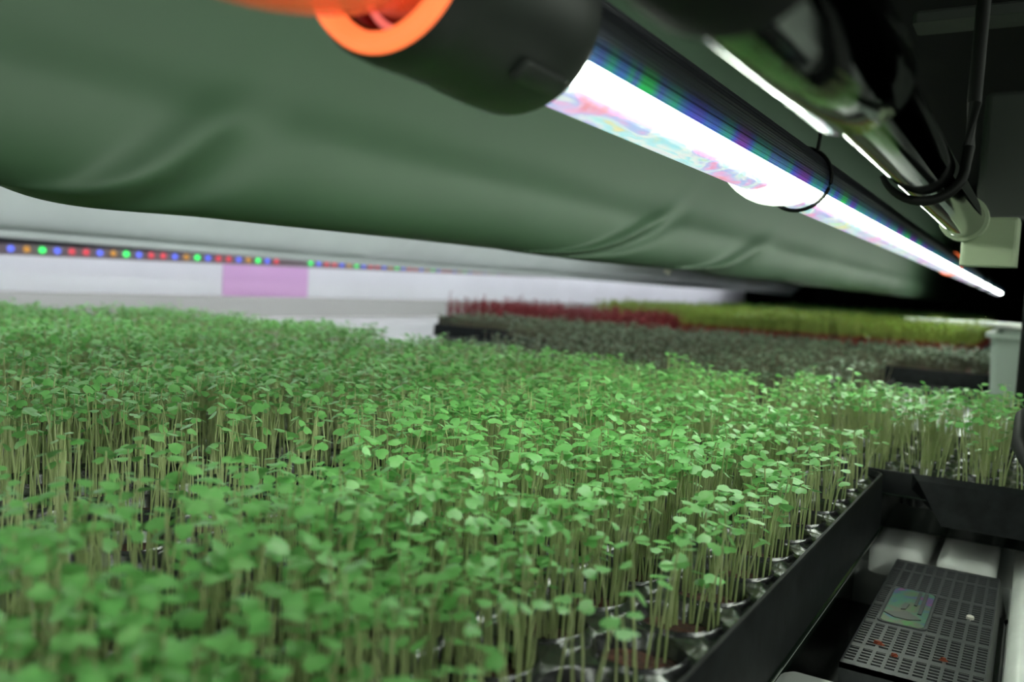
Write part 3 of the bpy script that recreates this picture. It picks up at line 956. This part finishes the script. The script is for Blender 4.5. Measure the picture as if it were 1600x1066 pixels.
# black hook curling under the pipe
pts = []
for a in np.linspace(200, 365, 18):
    r = math.radians(a)
    pts.append((PX + 0.0155 * math.cos(r), 0.400 + 0.02 * (a - 200) / 165, PZ + 0.0150 * math.sin(r)))
pts += [(PX + 0.0158, 0.425, PZ + 0.010), (PX + 0.016, 0.43, PZ + 0.03), (PX + 0.0155, 0.44, PZ + 0.09), (PX + 0.015, 0.44, 0.62)]
hk = MB().tube(pts, [0.0012 + 0.0010 * min(1, i / 8) for i in range(18)] + [0.0025, 0.003, 0.003, 0.003], 10).build('pipe_hook', M['clip_black'], None, True)
tag(hk, 'black hook curling under the steel pipe to carry it', 'hook')

# dim things past the pipe, upper right
gp = MB().box(-0.056, 0.06, 0.90, 0.93, 0.205, 0.318, 0.004).build('grey_box', M['grey'], None)
tag(gp, 'dim grey box on the shelf frame past the steel pipe', 'box')
rl = MB().box(-0.085, 0.05, 0.62, 0.65, 0.304, 0.312, 0.002).build('shelf_bracket', M['grey'], None)
tag(rl, 'dim grey shelf bracket high above the pipe fitting', 'bracket')
post = MB().box(-0.012, 0.03, 1.0, 1.04, -0.95, 0.62, 0.003).build('rack_post', M['black'], None)
tag(post, 'black upright rack post behind the pipe fitting', 'post')
fb = MB().box(-1.95, -0.12, 9.2, 9.26, 0.10, 0.26, 0.01).build('rack_beam', M['black'], None)
tag(fb, 'black cross beam at the far end of the rack', 'beam')

# translucent box, white cross pipe, cable end
bx = empty('storage_box', (0.0, 1.75, TOP), 'translucent white box standing at the right end of the lime rows', 'box')
b0 = MB()
ring_loft(b0, [(-0.055, 0.09, -0.12, 0.22, .01, 0.001), (-0.062, 0.10, -0.13, 0.23, .012, 0.128), (-0.070, 0.108, -0.138, 0.238, .014, 0.129), (-0.070, 0.108, -0.138, 0.238, .014, 0.137), (-0.059, 0.097, -0.127, 0.227, .012, 0.137), (-0.053, 0.088, -0.118, 0.218, .01, 0.004)], close_last=True)
b0.build('box_wall', M['frost'], bx, True)
wp = MB().tube([(-0.36, 3.015, 0.074), (-0.12, 3.015, 0.076), (-0.07, 2.97, 0.076), (0.06, 2.66, 0.076)], 0.008, 14).build('white_pipe', M['white'], None, True)
tag(wp, 'white water pipe lying across behind the lime green seedlings', 'pipe')
cb = MB().tube([(0.008, 0.50, 0.036), (0.0, 0.535, 0.048), (0.000, 0.56, 0.06), (0.010, 0.60, 0.066)], [0.004, 0.006, 0.006, 0.005], 12).build('black_cable', M['clip_black'], None, True)
tag(cb, 'thick black cable end poking in over the flanged tray', 'cable')

# ------------------------------------------------------------------ films
def film(name, prof, y0, y1, ny, fold, m, label):
    """prof: (x, z) down the sheet; fold(s, y) -> (dx, dz)"""
    P = []
    n = len(prof)
    near = [v for v in np.arange(y0, 1.4, 0.003)] if ny > 300 else [y0]
    for yy in near + [near[-1] + (y1 - near[-1]) * (i / 150) ** 1.2 for i in range(1, 151)]:
        yy = float(yy)
        row = []
        for k, (x, z) in enumerate(prof):
            s_ = k / (n - 1)
            dx, dz = fold(s_, yy)
            row.append((x + dx, yy, z + dz))
        P.append(row)
    o = MB().grid(P).build(name, m, None, True)
    md = o.modifiers.new('thickness', 'SOLIDIFY'); md.thickness = 0.0012
    return tag(o, label, 'film')

def smooth_path(pts, n):
    """Catmull-Rom through pts"""
    P = [np.array(p, float) for p in pts]; P = [2 * P[0] - P[1]] + P + [2 * P[-1] - P[-2]]
    out = []; seg = len(P) - 3
    for i in range(n + 1):
        t = i / n * seg; k = min(int(t), seg - 1); t -= k
        a, b, c, d = P[k:k + 4]
        out.append(tuple(0.5 * ((2 * b) + (c - a) * t + (2 * a - 5 * b + 4 * c - d) * t * t + (3 * b - a - 3 * c + d) * t ** 3)))
    return out

def g(x, s_): return math.exp(-(x / s_) ** 2)
def fold1(s_, y):
    low = min(1, max(0, (s_ - 0.25) / 0.5))
    dx = 0.004 * math.sin(y * 9 + s_ * 5) * low + 0.003 * math.sin(y * 23 + 2) * low * s_
    # diagonal fold running up from the hem near y = 0.27, and a knuckle at y = 0.82
    near = math.exp(-((s_ - 0.66) / 0.17) ** 2)
    t = 0.75 - s_
    dx += (0.015 * g(y - (0.262 + t * 0.34), 0.020) - 0.009 * g(y - (0.305 + t * 0.34), 0.026)) * near
    dx += (0.014 * g(y - (0.80 + t * 0.95), 0.024) - 0.012 * g(y - (0.85 + t * 0.95), 0.035)) * near
    dx += 0.016 * g(y - (1.22 + t * 1.2), 0.05) * near
    dz = 0.0
    if s_ > 0.55:
        k = (s_ - 0.55) / 0.45
        dz = k * (0.004 * (1 - math.tanh((y - 0.262) / 0.016)) - 0.005 * g(y - 0.31, 0.05) + 0.002 * math.sin(y * 11))
    return dx, dz
prof1 = smooth_path([(-0.330, 0.60), (-0.375, 0.46), (-0.420, 0.34), (-0.440, 0.25), (-0.438, 0.205), (-0.450, 0.168), (-0.478, 0.155), (-0.515, 0.163), (-0.545, 0.190)], 120)
film('drooping_film', prof1, -0.35, 6.2, 800, fold1, M['film'], 'large plastic film, green bounce light painted in, drooping beside the bright LED tube')
def fold2(s_, y):
    return 0.012 * math.sin(y * 3 + s_ * 4) * s_ + 0.02 * g(y - 2.05 - (1 - s_) * 0.4, 0.05), 0.003 * math.sin(y * 2.1) * s_
prof2 = smooth_path([(-1.72, 0.60), (-1.80, 0.40), (-1.87, 0.27), (-1.915, 0.205), (-1.975, 0.176), (-1.955, 0.172), (-1.965, 0.160), (-2.0, 0.158)], 40)
prof2 = [(x, z + 0.0) for x, z in prof2]
film('hanging_film', prof2, 0.3, 8.2, 120, fold2, M['film2'], 'pale grey plastic film with a rolled hem above the coloured light strip')
tg = MB().box(-0.006, 0.006, -0.001, 0.001, -0.020, 0.020, 0.0004).build('white_tag', M['cable'], None, False, (-0.50, 1.30, 0.166))
tg.rotation_euler = (0.15, math.radians(32), 0.2)
tag(tg, 'small white tag sticking out under the hem of the drooping film', 'tag')
pn = MB().box(-2.519, -2.515, 2.10, 2.52, 0.00, 0.40).build('lilac_light_patch', M['lilac'], None)  # stands for a patch of pinkish light, not a hung sheet
tag(pn, 'patch of lilac light on the white wall below the gap in the light strip, painted as a thin sheet', 'sheet')

# ------------------------------------------------------------------ coloured light strip far left
sx = -2.22
strip = empty('light_strip', (sx, 0, 0.14), 'black light strip with red, green and blue LEDs in front of the white wall', 'light strip')
def sz(y): return 0.134 + (0.190 - 0.134) * (y - 1.16) / (5.2 - 1.16)
hb = MB()
hb.grid([[(0.012, y, sz(y) - 0.14 + 0.020), (0.014, y, sz(y) - 0.14 + 0.032), (-0.02, y, sz(y) - 0.14 + 0.032), (-0.02, y, sz(y) - 0.14 - 0.012), (0.010, y, sz(y) - 0.14 - 0.012), (0.006, y, sz(y) - 0.14 + 0.018), (0.012, y, sz(y) - 0.14 + 0.020)] for y in np.linspace(0.9, 8.0, 24)])
hb.build('strip_housing', M['sink'], strip)
sb = MB()
sb.grid([[(0.0125, y, sz(y) - 0.14 + 0.016), (0.0125, y, sz(y) - 0.14 - 0.012), (0.009, y, sz(y) - 0.14 - 0.013)] for y in np.linspace(0.9, 8.0, 24)])
sb.build('strip_board', M['strip_base'], strip)
lm = {}
for c in 'rgby':
    lm[c] = MB().lathe_y([(0.0001, 0.009), (0.006, 0.008), (0.0085, 0.003), (0.0085, 0.0)], 10).mesh('led', M['led_' + c], True)
pat = 'ybgbrrbgb rr'.replace(' ', '')
pat = 'rrbygb'
yv = 1.10; k = 0
while yv < 6.6:
    if not (2.10 < yv < 2.22):
        o = link_mesh('led', lm[pat[k % 6]], strip, (0.0125, yv, sz(yv) - 0.14 + 0.003))
        o.rotation_euler = (0, 0, -math.pi / 2)
    yv += 0.040; k += 1
